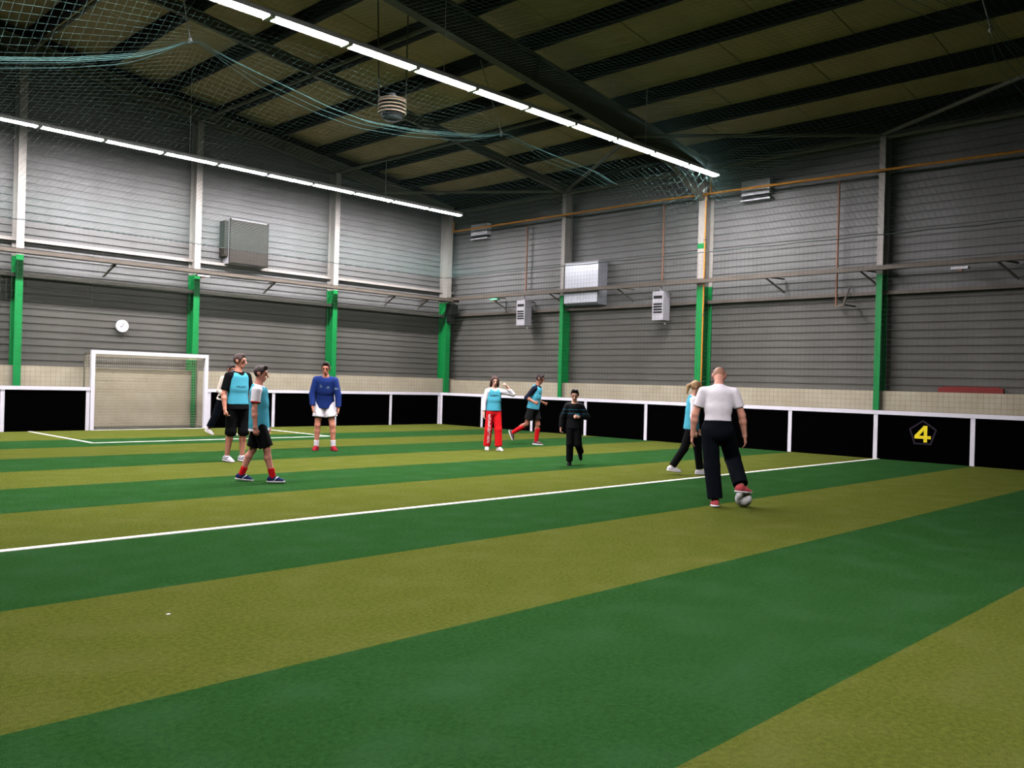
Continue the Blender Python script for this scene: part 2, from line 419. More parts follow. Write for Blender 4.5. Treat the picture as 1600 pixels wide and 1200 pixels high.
# ------------------------------------------------------------------ nets: every cord is real geometry
def cords(name, P, r, m, parent=None):
    """P: (nu, nv, 3) grid of knots; cords run along both directions as three-sided tubes"""
    V = []; F = []; base = 0
    for G in (P, P.transpose(1, 0, 2)):
        n, k, _ = G.shape
        d = np.gradient(G, axis=1); d /= np.linalg.norm(d, axis=2, keepdims=True) + 1e-9
        ref = np.where(np.abs(d[..., 2:3]) < .9, np.array([0, 0, 1.0]), np.array([1.0, 0, 0]))
        sx = np.cross(d, ref); sx /= np.linalg.norm(sx, axis=2, keepdims=True) + 1e-9
        sy = np.cross(sx, d)
        ring = np.stack([G + r * (math.cos(a) * sx + math.sin(a) * sy) for a in (0, 2.094, 4.189)], axis=2)   # n,k,3,3
        V.append(ring.reshape(-1, 3))
        idx = base + np.arange(n * k * 3).reshape(n, k, 3)
        for j in range(3):
            j2 = (j + 1) % 3
            F.append(np.stack([idx[:, :-1, j], idx[:, :-1, j2], idx[:, 1:, j2], idx[:, 1:, j]], axis=-1).reshape(-1, 4))
        base += n * k * 3
    return npmesh(name, np.concatenate(V), np.concatenate(F), m, parent)

def npmesh(name, V, F, m, parent=None, smooth=False):
    me = bpy.data.meshes.new(name)
    me.vertices.add(len(V)); me.vertices.foreach_set('co', np.ascontiguousarray(V, dtype=np.float32).ravel())
    me.loops.add(F.size); me.loops.foreach_set('vertex_index', np.ascontiguousarray(F, dtype=np.int32).ravel())
    me.polygons.add(len(F)); me.polygons.foreach_set('loop_start', np.arange(0, F.size, 4, dtype=np.int32))
    me.update(calc_edges=True); me.validate()
    if smooth: me.polygons.foreach_set('use_smooth', np.ones(len(F), dtype=bool))
    if m is not None: me.materials.append(m)
    return link(bpy.data.objects.new(name, me), parent)

ROPE_Z = 4.95
HANG = [(-13.05, -8.7, 6.85), (-5.95, -8.7, 6.92), (-5.35, -18.35, 6.85), (-12.8, -18.35, 6.85)]
RIDGE_X = [PX, -17.6, -15.8, -14.95, -14.0, -13.54, -13.05, -12.6, -12.1, -11.5, -10.6, -9.7, -8.5, -7.5, -6.6, -5.95, -5.4, -4.5, -3.0, -1.5, 0]
RIDGE_Z = [4.95, 5.35, 5.78, 6.02, 6.35, 6.56, 6.85, 6.74, 6.65, 6.56, 6.41, 6.34, 6.44, 6.60, 6.75, 6.92, 6.84, 6.78, 6.70, 6.40, 4.95]
# slack membrane pinned at the perimeter rope and lifted at the hangers (relaxed on a coarse grid)
hx, hy = 0.245, 0.245
nx, ny = int(round(-PX / hx)) + 1, int(round(-PY / hy)) + 1
gx = np.linspace(PX, 0, nx); gy = np.linspace(PY, 0, ny)
Zm = np.full((nx, ny), ROPE_Z)
Zm[1:-1, 1:-1] = 5.8
jr1 = int(np.argmin(abs(gy + 8.7))); jr2 = int(np.argmin(abs(gy + 18.35)))
jr3 = int(np.argmin(abs(gy + 10.7))); jr4 = int(np.argmin(abs(gy + 19.9)))
over = np.interp(gx, [PX, -18.4, -1.2, 0], [ROPE_Z, 7.04, 7.04, ROPE_Z])       # the net lies over the rows of lamps
ridge1 = np.interp(gx, RIDGE_X, RIDGE_Z); ridge2 = np.interp(gx - .35, RIDGE_X, RIDGE_Z)
for it in range(2500):
    Zm[1:-1, 1:-1] = .25 * (Zm[2:, 1:-1] + Zm[:-2, 1:-1] + Zm[1:-1, 2:] + Zm[1:-1, :-2]) - 0.00010
    Zm[:, jr1] = ridge1; Zm[:, jr2] = ridge2; Zm[:, jr3] = over; Zm[:, jr4] = over          # the net rides on a slack line between the hangers
def zmem(x, y):
    fx = np.clip((x - PX) / (gx[1] - gx[0]), 0, nx - 1.001); fy = np.clip((y - PY) / (gy[1] - gy[0]), 0, ny - 1.001)
    i = fx.astype(int); j = fy.astype(int); a = fx - i; b = fy - j
    return Zm[i, j] * (1 - a) * (1 - b) + Zm[i + 1, j] * a * (1 - b) + Zm[i, j + 1] * (1 - a) * b + Zm[i + 1, j + 1] * a * b
NP = 0.12
nu, nv = int(-PX / NP) + 1, int(-PY / NP) + 1
X, Y = np.meshgrid(np.linspace(PX, 0, nu), np.linspace(PY, 0, nv), indexing='ij')
# cords gather towards the hangers
X0, Y0 = X.copy(), Y.copy()
for a, b, c in HANG:
    dd = np.hypot(X0 - a, Y0 - b); wgt = .35 * np.exp(-(dd / 1.1) ** 2)
    X += (a - X0) * wgt; Y += (b - Y0) * wgt
Zc = zmem(X, Y)
net = cords('ceiling_net', np.stack([X, Y, Zc], -1), .0016, M_netmat)
tag(net, 'large green ball-stop net slung under the roof over the pitch', 'net')
for jr, rz_ in ((jr1, ridge1), (jr2, ridge2)):      # the slack lines the net is gathered on: a loose bundle of cords
    for q in range(5):
        o_ = .09 * (q - 2)
        MB().tube([(gx[i], gy[jr] + o_ * (.3 + min(1, min(abs(gx[i] - h[0]) for h in HANG))), rz_[i] - .012 - .05 * abs(q - 2) * min(1, min(abs(gx[i] - h[0]) for h in HANG))) for i in range(0, nx) if gx[i] < -2.2], .004, 5).build('gathering_line', M_ridge, net)
def wall_net(P0, P1, label, z0=HB):
    L = (Vector(P1) - Vector(P0)).length; n = int(L / .11) + 1; k = int((ROPE_Z - z0) / .11) + 1
    t = np.linspace(0, 1, n)[:, None]; zz = np.linspace(z0 + .01, ROPE_Z, k)[None, :]
    P = np.zeros((n, k, 3)); bow = .03 * np.sin(t * 40) * np.sin((zz - HB) * 1.6)
    P[..., 0] = P0[0] + (P1[0] - P0[0]) * t + (bow if P0[0] == P1[0] else 0)
    P[..., 1] = P0[1] + (P1[1] - P0[1]) * t + (bow if P0[1] == P1[1] else 0)
    P[..., 2] = zz
    o = cords('side_net', P, .0019, M_netdark); tag(o, label, 'net', 'nets standing on the boards')
    pts = [(P0[0] + (P1[0] - P0[0]) * i / 60, P0[1] + (P1[1] - P0[1]) * i / 60, ROPE_Z + .012 * math.sin(i * 2.1)) for i in range(61)]
    MB().tube(pts, .012, 6).build('head_rope', M_rope, o)
    return o
wall_net((PX, .045, 0), (GL - .06, .045, 0), 'thin upright net on a rope above the end boards left of the goal')
wall_net((GL - .05, .03, 0), (GR + .05, .03, 0), 'thin upright net between the goal crossbar and the rope above', GH + .02)
wall_net((GR + .06, .045, 0), (-0.02, .045, 0), 'thin upright net on a rope above the end boards right of the goal')
wall_net((.045, PY, 0), (.045, .03, 0), 'thin upright net on a rope above the side boards')
for i, (a, b, c) in enumerate(HANG):
    h = empty('net_hanger', (a, b, c))
    tag(h, ['pale cord holding up the net at the upper left of the picture', 'pale cord lifting the net beside the ceiling heater', 'pale cord lifting the net at the upper right corner of the picture', 'pale cord lifting the net above the near pitch'][i], 'cord', 'cords that lift the ceiling net')
    dx, dy = (-.35, .36); top = zt(a + dx) - c
    MB().tube([(0, 0, 0.02), (dx, dy, top)], .009, 6).build('cord', M_cable, h)
    MB().lathe([(.012, -.05), (.03, -.03), (.035, 0), (.03, .03), (.012, .06)], n=10).build('toggle', M_cable, h, True)
# goal net: slopes back from the crossbar, then hangs down behind the goal with a slack belly
t = np.linspace(0, 1, 30)
prof = [(.06 + (GD - .06) * a, GH - .06 - .04 * a - .05 * math.sin(a * math.pi)) for a in np.linspace(0, 1, 7)] + \
       [(GD - .05 * math.sin(a * math.pi) - .06 * a * (a > .8), (GH - .10) * (1 - a) + .03) for a in np.linspace(0, 1, 27)[1:]]
prof = np.array(prof); xs = np.linspace(-hw, hw, 56)
P = np.zeros((56, len(prof), 3)); P[..., 0] = xs[:, None]; P[..., 1] = prof[None, :, 0]; P[..., 2] = prof[None, :, 1]
cords('goal_net', P, .0027, M_netwhite, goal)
for s in (-1, 1):
    yy = np.linspace(.06, GD, 8); zz = np.linspace(.03, GH - .08, 26)
    P = np.zeros((8, 26, 3)); P[..., 0] = s * hw; P[..., 1] = yy[:, None]; P[..., 2] = zz[None, :]
    cords('side_panel_net', P, .0022, M_netwhite, goal)

# ------------------------------------------------------------------ fluorescent rows
def strip_light():
    root = empty('strip_light', (0, 0, 0)); L = 1.372
    a = MB()
    prof = [(-.122, -.015), (-.122, .05), (-.05, .095), (.05, .095), (.122, .05), (.122, -.015), (.11, -.015), (.11, 0), (-.11, 0), (-.11, -.015)]
    a.prism([(-L / 2, y, z) for y, z in prof], (L, 0, 0)); a.build('housing', M_housing, root)
    n = 7; vs = []; Lt = L / 2 - .045
    dp = [(-.104 * math.cos(math.pi * i / n), -.002 - .030 * math.sin(math.pi * i / n)) for i in range(n + 1)]
    b = MB(); b.prism([(-Lt, y, z) for y, z in dp], (2 * Lt, 0, 0)); b.build('diffuser', M_tube, root)
    for s in (-1, 1):
        MB().box(min(s * Lt, s * L / 2), max(s * Lt, s * L / 2), -.104, .104, -.036, 0).build('end_cap', M_housing, root)
    return root
LZ = 6.78
proto = strip_light()
k = 0
for row, (y, x0, where, where2) in enumerate(((-10.70, -.35, 'row over the middle of the pitch', 'over the mid pitch'), (-1.58, -.72, 'row in front of the end wall', 'by the end wall'), (-19.9, -.35, 'row over the near pitch', 'over the near pitch'))):
    for i in range(9 if row == 2 else 0, 13):
        o = proto if k == 0 else dup(proto)
        k += 1
        o.location = (x0 - .69 - 1.38 * i, y, LZ)
        tag(o, 'glowing strip light %s, %s in its row from the side wall' % (where2, ORD[i]), 'light', 'strip lights in the ' + where)
    y_ = y
    for j in range(3):
        hx_ = x0 - 3 - 6.0 * j
        tag(MB().tube([(hx_, y_, LZ + .08), (hx_, y_, zt(hx_))], .006, 5).build('light_hanger', M_cable),
            'thin wire holding the strip lights %s, %s from the side wall' % (where2, ORD[j]), 'wire', 'wires of the strip lights')

# ------------------------------------------------------------------ things on the walls
v = empty('vent_box', (-6.88, .58, 4.62)); tag(v, 'square brown vent box standing above the rail on the end wall', 'vent')
MB().box(-.60, .60, .05, .40, 0, 1.28).build('casing', M_heater, v)
MB().box(-.57, .57, .0, .05, .03, 1.25).build('mesh_panel', M_taupe, v)
for s in (-.6, .57): MB().box(s, s + .03, -.01, .06, 0, 1.28).build('edge_strip', M_taupe, v)
MB().box(-.72, -.60, .1, .40, .2, 1.2).build('side_duct', M_taupe, v)
b_ = empty('zinc_box', (.775, -5.42, 3.87)); tag(b_, 'large pale zinc duct box hung on the side wall', 'duct')
MB().box(.02, .46, -.64, .66, .42, 1.29).build('casing', M_zinc, b_)
MB().prism([(.02, -.64, .42), (.0, -.64, .40), (.0, -.64, .06), (.10, -.64, 0), (.46, -.64, 0), (.46, -.64, .42)], (0, 1.30, 0)).build('lower_casing', M_zinc, b_)
MB().box(0, .03, -.66, .68, 1.26, 1.30).build('seam', M_heater, b_); MB().box(0, .03, -.66, .68, .40, .43).build('seam', M_heater, b_)
def wall_heater(y, label):
    h = empty('gas_heater', (.62, y, 3.3)); tag(h, label, 'heater', 'gas heaters on the side wall')
    MB().box(.0, .32, -.17, .19, 0, .80).build('casing', M_heater, h)
    MB().box(-.008, 0.0, -.13, .15, .60, .68).build('slot', M_black, h)
    for q in range(4): MB().box(-.012, 0.0, -.13, .15, .20 + q * .075, .245 + q * .075).build('louvre', M_black, h)
    MB().box(.32, .44, -.10, .10, .2, .6).build('motor', M_taupe, h)
    MB().tube([(.2, .05, .8), (.2, .05, .95)], .03).build('flue_stub', M_white, h)
    MB().tube([(.2, -.1, 0), (.2, -.1, -.1)], .025).build('gas_stub', M_cable, h)
    MB().bar((.3, 0, .78), (.61, 0, .78), .04).build('bracket', M_rail, h); MB().bar((.3, 0, .02), (.61, 0, .02), .04).build('bracket', M_rail, h)
    return h
wall_heater(-3.08, 'grey louvred gas heater on the side wall nearer the corner')
wall_heater(-8.36, 'grey louvred gas heater on the side wall beside the thick column')
for y, z1, lab in ((-2.85, 6.6, 'thin copper pipe dropping to the gas heater nearer the corner'), (-8.17, 6.6, 'thin copper pipe dropping to the heater beside the thick column'), (-13.23, 6.55, 'copper pipe dropping to an empty bracket on the side wall')):
    p_ = empty('gas_drop_pipe', (1.06, y, 3.5)); tag(p_, lab, 'pipe', 'copper drop pipes')
    lo = 0 if y < -12 else .95
    MB().tube([(0, 0, lo), (0, 0, z1 - 3.5)], .028).build('pipe', M_copper, p_)
    if y < -12: MB().bar((-.02, .02, 0), (-.35, -.35, 0), .04).bar((-.35, -.35, 0), (.1, -.42, 0), .04).bar((-.3, -.3, 0), (.1, -.3, .5), .025).build('bracket_arm', M_rail, p_)
gp_ = empty('gas_pipe', (.76, -8, 6.66)); tag(gp_, 'ochre gas main running high along the side wall', 'pipe')
MB().tube([(-.05, 8.40, .0), (0, 0, 0.0), (.0, -9.4, -.14)], .03).build('main_pipe', M_gas, gp_)
MB().tube([(0, -1.85, 0), (0, -1.85, .4), (.1, -1.85, .42)], .028).build('riser', M_gas, gp_)
MB().tube([(-.05, 8.38, 0), (-.05, 8.38, .35)], .028).build('riser', M_gas, gp_)
dpz = empty('gas_down_pipe', (.785, -9.70, .4)); tag(dpz, 'thin ochre pipe running down the thick main frame column', 'pipe')
MB().tube([(0, 0, 6.2), (0, 0, 0)], .022).build('pipe', M_gas, dpz)
for zz_ in (1.2, 3.0, 5.0): MB().box(-.03, .035, -.03, .03, zz_, zz_ + .03).build('clip', M_rail, dpz)
for y, lab in ((-11.0, 'white box fixed high on the side wall past the thick column'), (-.55, 'white box fixed high on the side wall by the corner')):
    w_ = empty('air_outlet', (1.05, y, 6.42)); tag(w_, lab, 'air outlet', 'white boxes under the eaves')
    MB().box(0, .2, -.4, .4, .08, .46).build('casing', M_white, w_)
    MB().box(-.01, .18, -.38, .40, .0, .035).build('lower_lip', M_black, w_)
    MB().box(-.005, .2, -.42, .42, -.06, -.02).build('sill', M_white, w_)
c_ = empty('wall_clock', (-10.27, .95, 2.66)); tag(c_, 'round white clock on the cladding above the goal', 'clock')
cm = MB().lathe([(.15, 0), (.165, .01), (.165, .05), (.15, .06)], n=28).build('case', M_white, c_); cm.rotation_euler = (math.pi / 2, 0, 0)
MB().bar((0, -.062, 0), (.03, -.062, .10), .012, .004, (0, 1, 0)).build('hand', M_black, c_)
MB().bar((0, -.062, 0), (-.06, -.062, -.02), .014, .004, (0, 1, 0)).build('hand', M_black, c_)
for x, y, z, rz, lab in ((-8.40, .30, 4.14, 0, 'small white emergency lamp under the rail at the column behind the goal'), (.60, -16.15, 4.16, 1, 'small white emergency lamp under the rail right of the panel numbered 4'), (.60, -1.9, 4.18, 1, 'small pale green emergency lamp under the rail near the corner')):
    e_ = empty('emergency_lamp', (x, y, z), math.pi / 2 if rz else 0); tag(e_, lab, 'lamp', 'emergency lamps')
    MB().box(-.17, .17, -.07, .07, -.02, .035).build('cover', mat('lamp_green', srgb(120, 200, 160), .5) if 'green' in lab else M_white, e_)
    MB().box(-.05, .05, -.05, .05, -.06, -.02).build('base', M_copper, e_)
tag(MB().box(1.02, 1.12, -16.93, -15.62, 1.5, 1.61).bar((1.07, -16.85, 1.62), (1.07, -15.7, 1.62), .05, .03).build('red_bar', M_red), 'dark red bar lying on top of the low side wall', 'bar')
tag(MB().box(.60, .86, .20, .55, 3.75, 4.12).prism([(.63, .3, 3.75), (.83, .3, 3.75), (.80, .3, 3.5), (.66, .3, 3.5)], (0, .25, 0)).build('corner_speaker', M_black), 'black loudspeaker box on the corner column under the rail', 'speaker')

# round heater hanging under the roof
f_ = empty('ceiling_heater', (-9.1, -8.9, 6.45)); f_.scale = (.65, .65, .65); tag(f_, 'round ring-louvred heater hanging under the roof beside the lights', 'heater')
MB().lathe([(.30, .08), (.32, .10), (.32, .55), (.22, .60)], n=28).build('drum', M_black, f_, True)
for q in range(4):
    zq = .20 + q * .105
    MB().lathe([(.36, zq), (.41, zq - .02), (.42, zq + .012), (.37, zq + .035)], n=32).build('louvre_ring', M_fan, f_, True)
MB().lathe([(.20, .6), (.40, .585), (.40, .61), (.20, .66)], n=28).build('top_plate', M_fan, f_, True)
MB().lathe([(.03, .66), (.10, .67), (.11, .78), (.04, .82)], n=16).build('motor', M_zinc, f_, True)
MB().lathe([(.04, .0), (.26, .02), (.30, .07), (.3, .1)], n=24).build('lower_pan', M_rope, f_, True)
for s, (dx, dy) in enumerate(((.3, -.25), (-.3, .25))):
    MB().bar((dx, dy, .3), (dx * (1.0 if s == 0 else 1.3), dy * (1.0 if s == 0 else 1.3), (zt(-9.1) - 6.45) / .65), .03).build('hanger_strap', M_steel, f_)
d_ = MB().lathe([(.05, 0), (.16, .02), (.19, .07), (.19, .12)], (0, 0, 0), 20).build('roof_cowl', M_purlin, None, True)
d_.location = (-2.55, -14.05, zt(-2.55) + .17); tag(d_, 'small round dark cowl set into a roof panel above the lights', 'vent')

# ------------------------------------------------------------------ people
# A body is a smooth blend of tapered limbs (one continuous surface), grown on a voxel grid and skinned with surface nets.
SKIN_DEFAULT = (205, 150, 125)
def V3(*a): return np.array(a, dtype=float)
def nrm(v):
    v = np.asarray(v, float); return v / (np.linalg.norm(v) + 1e-9)

class Field:
    """signed distance field on a grid, in the person's own frame"""
    def __init__(s, lo, hi, h):
        s.h = h; s.lo = np.array(lo) - 3 * h; s.n = np.ceil((np.array(hi) + 3 * h - s.lo) / h).astype(int) + 1
        s.F = np.full(s.n, 0.2, dtype=np.float32)
        s.ax = [s.lo[i] + h * np.arange(s.n[i]) for i in range(3)]
    def window(s, lo, hi):
        a = np.clip(np.floor((np.array(lo) - s.lo) / s.h).astype(int), 0, s.n - 1)
        b = np.clip(np.ceil((np.array(hi) - s.lo) / s.h).astype(int) + 1, 1, s.n)
        sl = tuple(slice(a[i], b[i]) for i in range(3))
        X, Y, Z = np.meshgrid(*(s.ax[i][sl[i]] for i in range(3)), indexing='ij', sparse=True)
        return sl, X, Y, Z
    def add(s, p, k=.02, op='union'):
        A, B = p['a'], p['b']; R = max(p['ra'] + p['rb']) + .05
        sl, X, Y, Z = s.window(np.minimum(A, B) - R, np.maximum(A, B) + R)
        d = sdf(p, X, Y, Z).astype(np.float32)
        f = s.F[sl]
        if op == 'union':
            hh = np.clip(.5 + .5 * (f - d) / k, 0, 1); s.F[sl] = f * (1 - hh) + d * hh - k * hh * (1 - hh)
        elif op == 'cut':
            hh = np.clip(.5 - .5 * (f + d) / k, 0, 1); s.F[sl] = f * (1 - hh) - d * hh + k * hh * (1 - hh)
    def plane(s, point, normal):
        """keep what lies behind the plane"""
        X, Y, Z = np.meshgrid(*s.ax, indexing='ij', sparse=True)
        s.F = np.maximum(s.F, ((X - point[0]) * normal[0] + (Y - point[1]) * normal[1] + (Z - point[2]) * normal[2]).astype(np.float32))

def prim(a, b, ra, rb=None, side=(1, 0, 0), flat=(False, False)):
    """tapered limb from a to b; ra/rb = radius or (radius along side, radius across)"""
    t2 = lambda r: tuple(r) if isinstance(r, (tuple, list)) else (r, r)
    ra = t2(ra); rb = t2(rb) if rb is not None else ra
    return dict(a=np.array(a, float), b=np.array(b, float), ra=ra, rb=rb, side=np.array(side, float), flat=flat)

def sdf(p, X, Y, Z):
    A, B = p['a'], p['b']; ab = B - A; L = np.linalg.norm(ab); ax = ab / L if L > 1e-6 else V3(0, 0, 1)
    sd = p['side'] - ax * np.dot(p['side'], ax)
    if np.linalg.norm(sd) < 1e-3: sd = np.cross(ax, V3(.3, .9, .2))
    sd = nrm(sd); fr = np.cross(ax, sd)
    qx, qy, qz = X - A[0], Y - A[1], Z - A[2]
    w = qx * ax[0] + qy * ax[1] + qz * ax[2]
    t = np.clip(w / max(L, 1e-6), 0, 1)
    u = qx * sd[0] + qy * sd[1] + qz * sd[2]; v = qx * fr[0] + qy * fr[1] + qz * fr[2]
    ru = p['ra'][0] + (p['rb'][0] - p['ra'][0]) * t; rv = p['ra'][1] + (p['rb'][1] - p['ra'][1]) * t
    we = w - t * L; rw = np.minimum(ru, rv)
    kk = np.sqrt((u / ru) ** 2 + (v / rv) ** 2 + (we / rw) ** 2)
    d = (kk - 1) * rw
    if p['flat'][0]: d = np.maximum(d, -w)
    if p['flat'][1]: d = np.maximum(d, w - L)
    return d

def surface(F, lo, h):
    """surface nets"""
    ins = F < 0
    c = ins[:-1, :-1, :-1].astype(np.int8)
    cnt = np.zeros(c.shape, np.int8)
    for dx in (0, 1):
        for dy in (0, 1):
            for dz in (0, 1):
                cnt += ins[dx:dx + c.shape[0], dy:dy + c.shape[1], dz:dz + c.shape[2]]
    I = np.argwhere((cnt > 0) & (cnt < 8))
    idx = np.full(c.shape, -1, np.int64); idx[I[:, 0], I[:, 1], I[:, 2]] = np.arange(len(I))
    acc = np.zeros((len(I), 3)); num = np.zeros(len(I))
    cor = [(a, b, d) for a in (0, 1) for b in (0, 1) for d in (0, 1)]
    val = {o: F[I[:, 0] + o[0], I[:, 1] + o[1], I[:, 2] + o[2]].astype(float) for o in cor}
    for o in cor:
        for ax in range(3):
            if o[ax]: continue
            o2 = list(o); o2[ax] = 1; o2 = tuple(o2)
            a, b = val[o], val[o2]; m = (a < 0) != (b < 0)
            t = np.where(m, a / np.where(m, a - b, 1), 0)
            p = np.array(o, float)[None, :].repeat(len(I), 0); p[:, ax] += t
            acc[m] += p[m]; num[m] += 1
    V = (I + acc / num[:, None]) * h + lo
    Q = []
    for ax in range(3):
        s0 = [slice(None)] * 3; s1 = [slice(None)] * 3; s0[ax] = slice(0, -1); s1[ax] = slice(1, None)
        a, b = ins[tuple(s0)], ins[tuple(s1)]
        E = np.argwhere(a != b); o1, o2 = [(1, 2), (2, 0), (0, 1)][ax]
        E = E[(E[:, o1] > 0) & (E[:, o2] > 0) & (E[:, o1] < c.shape[o1]) & (E[:, o2] < c.shape[o2])]
        fl = a[E[:, 0], E[:, 1], E[:, 2]]
        q = []
        for d1, d2 in ((0, 0), (-1, 0), (-1, -1), (0, -1)):
            G = E.copy(); G[:, o1] += d1; G[:, o2] += d2; q.append(idx[G[:, 0], G[:, 1], G[:, 2]])
        q = np.stack(q, 1); q[~fl] = q[~fl][:, ::-1]; Q.append(q[:, ::-1])
    return V, np.concatenate(Q)[:, ::-1]

def grow(name, prims, m, parent, h=.008, k=.02, cuts=(), planes=(), tint=None):
    pts = np.array([q for p in prims for q in (p['a'] - max(p['ra'] + p['rb']), p['a'] + max(p['ra'] + p['rb']), p['b'] - max(p['ra'] + p['rb']), p['b'] + max(p['ra'] + p['rb']))])
    f = Field(pts.min(0), pts.max(0), h)
    for p in prims: f.add(p, p.get('k', k))
    for p in cuts: f.add(p, .004, 'cut')
    for pt, nn in planes: f.plane(pt, nn)
    V, Q = surface(f.F, f.lo, h)
    o = npmesh(name, V, Q, m, parent, True)
    if tint is not None:
        at = o.data.color_attributes.new('tint', 'FLOAT_COLOR', 'POINT')
        col = tint(V); at.data.foreach_set('color', np.ascontiguousarray(col, dtype=np.float32).ravel())
    return o

def skin_mat(col):
    name = 'skin_%d_%d_%d' % col
    if name in MATS: return MATS[name]
    m = bpy.data.materials.new(name); m.use_nodes = True; nt = m.node_tree; b = nt.nodes['Principled BSDF']
    b.inputs['Roughness'].default_value = .55; b.inputs['Specular IOR Level'].default_value = .1
    at = nt.nodes.new('ShaderNodeAttribute'); at.attribute_name = 'tint'
    mx = nt.nodes.new('ShaderNodeMix'); mx.data_type = 'RGBA'; mx.blend_type = 'MULTIPLY'; mx.inputs['Factor'].default_value = 1
    mx.inputs['A'].default_value = srgb(*col); nt.links.new(at.outputs['Color'], mx.inputs['B']); nt.links.new(mx.outputs['Result'], b.inputs['Base Color'])
    MATS[name] = m
    return m

def cloth(col, rough=.85): return mat('cloth_%d_%d_%d' % col, srgb(*col), rough, noise=.1, nscale=9, bump=.25, bscale=18, spec=.02)

def print_mat(name, base, ink, boxes, broken=0.0):
    """cloth with a flat print: ink where a point (own frame) lies in one of the boxes (x0,x1,y0,y1,z0,z1); broken > 0 breaks the print into letters"""
    m = bpy.data.materials.new(name); m.use_nodes = True; nt = m.node_tree; nd = nt.nodes; ln = nt.links
    b = nd['Principled BSDF']; b.inputs['Roughness'].default_value = .85; b.inputs['Specular IOR Level'].default_value = .05
    tc = nd.new('ShaderNodeTexCoord'); sp = nd.new('ShaderNodeSeparateXYZ'); ln.new(tc.outputs['Object'], sp.inputs[0])
    def mth(op, a, c):
        n = nd.new('ShaderNodeMath'); n.operation = op
        for i, q in enumerate((a, c)):
            if isinstance(q, (int, float)): n.inputs[i].default_value = q
            else: ln.new(q, n.inputs[i])
        return n.outputs[0]
    tot = None
    for bx in boxes:
        cur = None
        for i, ax in enumerate('XYZ'):
            for q, op in ((bx[2 * i], 'GREATER_THAN'), (bx[2 * i + 1], 'LESS_THAN')):
                r = mth(op, sp.outputs[ax], q); cur = r if cur is None else mth('MULTIPLY', cur, r)
        tot = cur if tot is None else mth('MAXIMUM', tot, cur)
    if broken > 0:
        nz = nd.new('ShaderNodeTexNoise'); nz.inputs['Scale'].default_value = broken; nz.inputs['Detail'].default_value = 1
        ln.new(tc.outputs['Object'], nz.inputs['Vector']); tot = mth('MULTIPLY', tot, mth('GREATER_THAN', nz.outputs['Fac'], .47))
    mx = nd.new('ShaderNodeMix'); mx.data_type = 'RGBA'; mx.inputs['A'].default_value = srgb(*base); mx.inputs['B'].default_value = srgb(*ink)
    ln.new(tot, mx.inputs['Factor']); ln.new(mx.outputs['Result'], b.inputs['Base Color'])
    MATS[name] = m
    return m

def rotv(v, axis, ang):
    return np.array(Matrix.Rotation(ang, 3, Vector(axis)) @ Vector(v))

